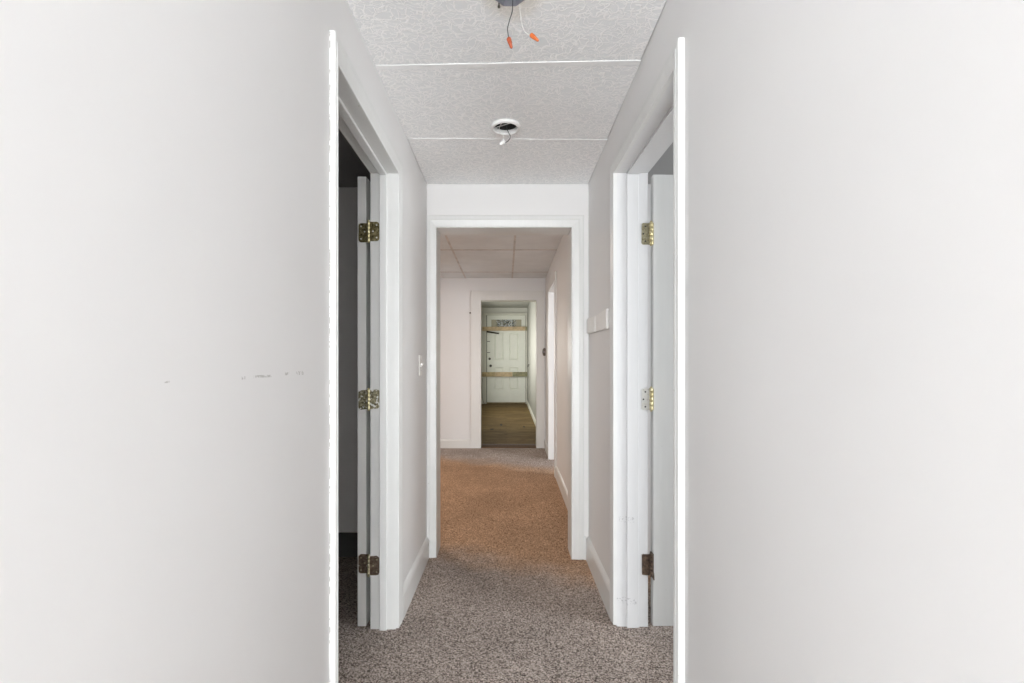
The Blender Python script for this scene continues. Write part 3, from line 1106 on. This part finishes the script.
bm = bmesh.new()
bd(bm, 2.425, 2.742, 0.014, -0.017, 0.083, -0.012, 0.078)
obj('board', bm, 'board_paint', root)
bm = bmesh.new()
bd(bm, 2.744, 3.030, 0.0165, -0.012, 0.078, -0.004, 0.088)
obj('end_block', bm, 'board_paint', root)

# round fitting and nail by the far doorway
p = at(544.3, 352, Y2 - 0.019)
root = empty('round_fitting', p, 'small grey oval fitting on the casing right of the far doorway', 'fitting')
bm = bmesh.new()
lathe(bm, [(0.030, 0.0), (0.030, -0.006), (0.024, -0.012), (0.010, -0.016), (0.009, -0.024), (0.0, -0.026)], (0, 0, 0), 'Y', 24)
for v in bm.verts:
    v.co.z *= 1.9
    v.co.x *= 0.9
obj('rosette', bm, 'grey_metal', root)
bm = bmesh.new()
lathe(bm, [(0.0, -0.017), (0.012, -0.018), (0.016, -0.022), (0.011, -0.031), (0.0, -0.033)], (0, 0, 0), 'Y', 18)
obj('button', bm, 'steel', root)

p = at(470.2, 313.2, Y2 - 0.018)
bm = bmesh.new()
tube(bm, [(0, 0.018, 0), (0, 0.004, 0), (0, -0.012, 0.002)], 0.004, 8)
lathe(bm, [(0.010, -0.012), (0.011, -0.015), (0.004, -0.018)], (0, 0, 0.002), 'Y', 14)
o = obj('nail', bm, 'screw', None, None, 'dark nail head in the wall left of the far doorway', 'nail')
o.location = p

# ------------------------------------------------------------------ entry door, boarded across
DYF = Y3 + 0.012
bm = bmesh.new()
SCL = Y3 / F


def dx(px):
    return (px - 506.0) * SCL


def dz(py):
    return H + (365.5 - py) * SCL


xs_ = [EDL + 0.006, dx(490.8), dx(494.4), dx(503.2), dx(509.4), dx(518.4), dx(522.0), EDR - 0.006]
zs_ = [EDB, dz(389.5), dz(367.6), dz(360.0), dz(333.0), dz(328.5), dz(319.0), EDT - 0.004]
pan = {(2, 1), (4, 1), (2, 3), (4, 3)}
lite = {(k, 5) for k in range(1, 6)}
gv = [[bm.verts.new((x, DYF, z)) for x in xs_] for z in zs_]
pf = []
for j in range(len(zs_) - 1):
    for i in range(len(xs_) - 1):
        if (i, j) in lite:
            continue
        f = bm.faces.new((gv[j][i], gv[j][i + 1], gv[j + 1][i + 1], gv[j + 1][i]))
        if (i, j) in pan:
            pf.append(f)
bm.faces.ensure_lookup_table()
for f in pf:
    r = bmesh.ops.inset_region(bm, faces=[f], thickness=0.010, depth=0.0, use_even_offset=True)
    for v in f.verts:
        v.co.y += 0.020
    r = bmesh.ops.inset_region(bm, faces=[f], thickness=0.022, depth=0.0, use_even_offset=True)
    for v in f.verts:
        v.co.y -= 0.012
ext = bmesh.ops.extrude_face_region(bm, geom=[e for e in bm.edges if e.is_boundary])
for v in [q for q in ext['geom'] if isinstance(q, bmesh.types.BMVert)]:
    v.co.y = DYF + 0.04
d3 = struct('door_3', bm, 'entry_door', 'white panelled entry door boarded shut at the end of the passage', 'door')
bm = bmesh.new()
x0, x1, z0, z1 = xs_[1], xs_[6], zs_[5], zs_[6]
box(bm, x0, x1, DYF + 0.012, DYF + 0.018, z0, z1)
struct('glass_pane', bm, 'glass', parent=d3, label='blotchy patterned glass light')
bm = bmesh.new()
for k in range(1, 3):
    xx = x0 + (x1 - x0) * k / 3
    box(bm, xx - 0.004, xx + 0.004, DYF + 0.002, DYF + 0.02, z0, z1)
for xx in (x0, x1):
    box(bm, xx - 0.012, xx + 0.012, DYF - 0.006, DYF + 0.012, z0 - 0.012, z1 + 0.012)
for zz in (z0, z1):
    box(bm, x0 - 0.012, x1 + 0.012, DYF - 0.005, DYF + 0.012, zz - 0.012, zz + 0.012)
struct('glazing_bead', bm, 'entry_door', parent=d3)
bm = bmesh.new()
kx, kz = dx(490.6), dz(365.8)
lathe(bm, [(0.03, 0.0), (0.03, -0.006), (0.012, -0.012), (0.011, -0.03), (0.024, -0.038), (0.028, -0.05), (0.02, -0.062), (0.0, -0.065)], (kx, DYF, kz), 'Y', 20)
struct('door_knob', bm, 'bronze', parent=d3, label='dark metal knob')
bm = bmesh.new()
lathe(bm, [(0.028, 0.0), (0.028, -0.008), (0.02, -0.014), (0.0, -0.015)], (dx(489.6), DYF, dz(358.8)), 'Y', 18)
box(bm, dx(489.6) - 0.004, dx(489.6) + 0.004, DYF - 0.03, DYF - 0.012, dz(358.8) - 0.012, dz(358.8) + 0.012)
struct('deadbolt', bm, 'bronze', parent=d3)
bm = bmesh.new()
for zz in (341.4, 352.5):
    box(bm, dx(487.2), dx(490.0), DYF - 0.006, DYF, dz(zz) - 0.008, dz(zz) + 0.006)
struct('latch_plate', bm, 'bronze', parent=d3)
bm = bmesh.new()
box(bm, EDL - 0.004, EDL + 0.011, DYF - 0.005, DYF + 0.04, EDB - 0.01, EDT - 0.004)  # dark strip laid over the door gap to paint its shade
box(bm, EDR - 0.006, EDR + 0.001, DYF, DYF + 0.04, EDB - 0.01, EDT - 0.004)
box(bm, EDL, EDR, DYF - 0.03, DYF + 0.02, EDB - 0.012, EDB - 0.001)
struct('gap_shade_strip', bm, 'gap', parent=d3, label='dark strip standing for the shaded door gap')


def barricade(name, segs, zt, zb, y0, th, label, tilt=0.0):
    """Board nailed across the door, made of butted lengths; segs = (px0, px1, material)."""
    r_ = empty(name, (0, y0, (zt + zb) / 2), label, 'board', 'boards nailed across the entry door')
    for (a, b_, mt) in segs:
        bm_ = bmesh.new()
        x0_, x1_ = dx(a), dx(b_)
        v = box(bm_, x0_, x1_, -th, 0, (zb - zt) / 2, (zt - zb) / 2, 0.003, 1)
        for q in bm_.verts:
            q.co.z += tilt * q.co.x
        obj('plank', bm_, mt, r_)
    for a in (segs[0][0] + 1.2, segs[-1][1] - 1.2, segs[-1][1] - 2.4):
        bm_ = bmesh.new()
        lathe(bm_, [(0.006, 0), (0.006, -0.002), (0.003, -0.003)], (dx(a), -th, tilt * dx(a)), 'Y', 10)
        obj('nail', bm_, 'screw', r_)
    return r_


barricade('barricade_board', [(482.0, 495.4, 'lumber'), (495.5, 512.4, 'lumber_tan'), (512.5, 528.3, 'lumber_green')], dz(372.0), dz(376.6), Y3 - 0.013, 0.036,
          'lower wooden board nailed across the entry door at knob height', 0.004)
barricade('barricade_board', [(482.4, 496.0, 'lumber_tan'), (496.1, 525.2, 'lumber_tan'), (525.3, 528.6, 'lumber_green')], dz(326.8), dz(330.8), Y3 - 0.013, 0.04,
          'upper wooden board nailed across the entry door below its glass', 0.006)
bm = bmesh.new()
quad_hexa(bm, [(dx(486.8), Y3 - 0.03, dz(332.6)), (dx(486.8), Y3 - 0.008, dz(332.6)), (dx(486.8), Y3 - 0.008, dz(330.9)), (dx(486.8), Y3 - 0.03, dz(330.9)),
               (dx(499), Y3 - 0.03, dz(334.2)), (dx(499), Y3 - 0.008, dz(334.2)), (dx(499), Y3 - 0.008, dz(333.0)), (dx(499), Y3 - 0.03, dz(333.0))])
bmesh.ops.bevel(bm, geom=bm.edges[:], offset=0.002, segments=1, affect='EDGES')
obj('wood_strip', bm, 'gap', None, None, 'dark slanting wood strip under the upper board on the entry door', 'wood strip')

# cable hanging down the left wall by the entry door
bm = bmesh.new()
pts = [(-0.556, 11.36, H - 0.30), (-0.556, 11.36, H - 0.55), (-0.548, 11.36, H - 0.72), (-0.525, 11.36, H - 0.84), (-0.50, 11.36, 0.312)]
tube(bm, spline(pts, 6), 0.006, 8)
obj('cable', bm, 'bronze', None, None, 'dark cable hanging beside the entry door and curling to the floor', 'cable')

p = at(529.8, 365.6, 10.6)
bm = bmesh.new()
xw = 0.540 + (0.497 - 0.540) * (10.6 - Y2b) / (Y3 - Y2b)
tube(bm, [(xw + 0.01, 10.6, p.z + 0.02), (xw - 0.02, 10.6, p.z + 0.018), (xw - 0.03, 10.6, p.z), (xw - 0.028, 10.6, p.z - 0.03)], 0.009, 8)
obj('wall_hook', bm, 'bronze', None, None, 'small dark hook on the right wall of the entry passage', 'hook')

# ------------------------------------------------------------------ light


def area(name, loc, rot, sx, sy, power, col, spread=180):
    l = bpy.data.lights.new(name, 'AREA')
    l.shape = 'RECTANGLE'
    l.size, l.size_y = sx, sy
    l.energy = power
    l.color = col
    l.spread = math.radians(spread)
    o_ = bpy.data.objects.new(name, l)
    C.objects.link(o_)
    o_.location = loc
    o_.rotation_euler = rot
    return o_


R90 = math.pi / 2
area('window_daylight', (-0.75, -4.79, 1.35), (R90, 0, 0), 3.3, 1.6, 355, (0.95, 0.98, 1.0))
area('room_ceiling_fill', (-0.7, -2.8, CE1 + 0.09), (0, 0, 0), 2.2, 1.2, 18, (0.95, 0.98, 1.0))  # added fill light for the near walls, unseen behind the camera
area('room_uplight_fill', (-0.45, -2.5, 0.6), (math.radians(118), 0, 0), 1.4, 0.8, 84, (0.95, 0.98, 1.0))  # added uplight that lifts the corridor ceiling, no lamp stands there
area('right_room_daylight', (3.15, 1.0, 1.4), (R90, 0, R90), 1.4, 1.3, 60, (0.93, 0.97, 1.0))
area('left_room_fill', (-1.5, YB + 0.14, 1.4), (R90, 0, 0), 1.0, 1.2, 6.0, (1.0, 0.97, 0.93))  # added fill aimed at the left door's edge
area('hall_side_daylight', (3.15, 4.0, 1.45), (R90, 0, R90), 0.8, 1.2, 80, (0.93, 0.96, 1.0))
area('hall_lamp', (-1.5, 4.7, CE2 - 0.03), (0, 0, 0), 0.5, 0.5, 26, (1.0, 0.85, 0.72))
area('entry_side_fill', (-0.55, 9.3, 1.55), (R90, 0, -R90), 2.4, 0.9, 42, (1.0, 0.985, 0.92))  # unseen fill panel added on the passage wall to light the door

w = bpy.data.worlds.new('world')
SC.world = w
w.use_nodes = True
w.node_tree.nodes['Background'].inputs[0].default_value = (0.9, 0.95, 1.0, 1)
w.node_tree.nodes['Background'].inputs[1].default_value = 0.3
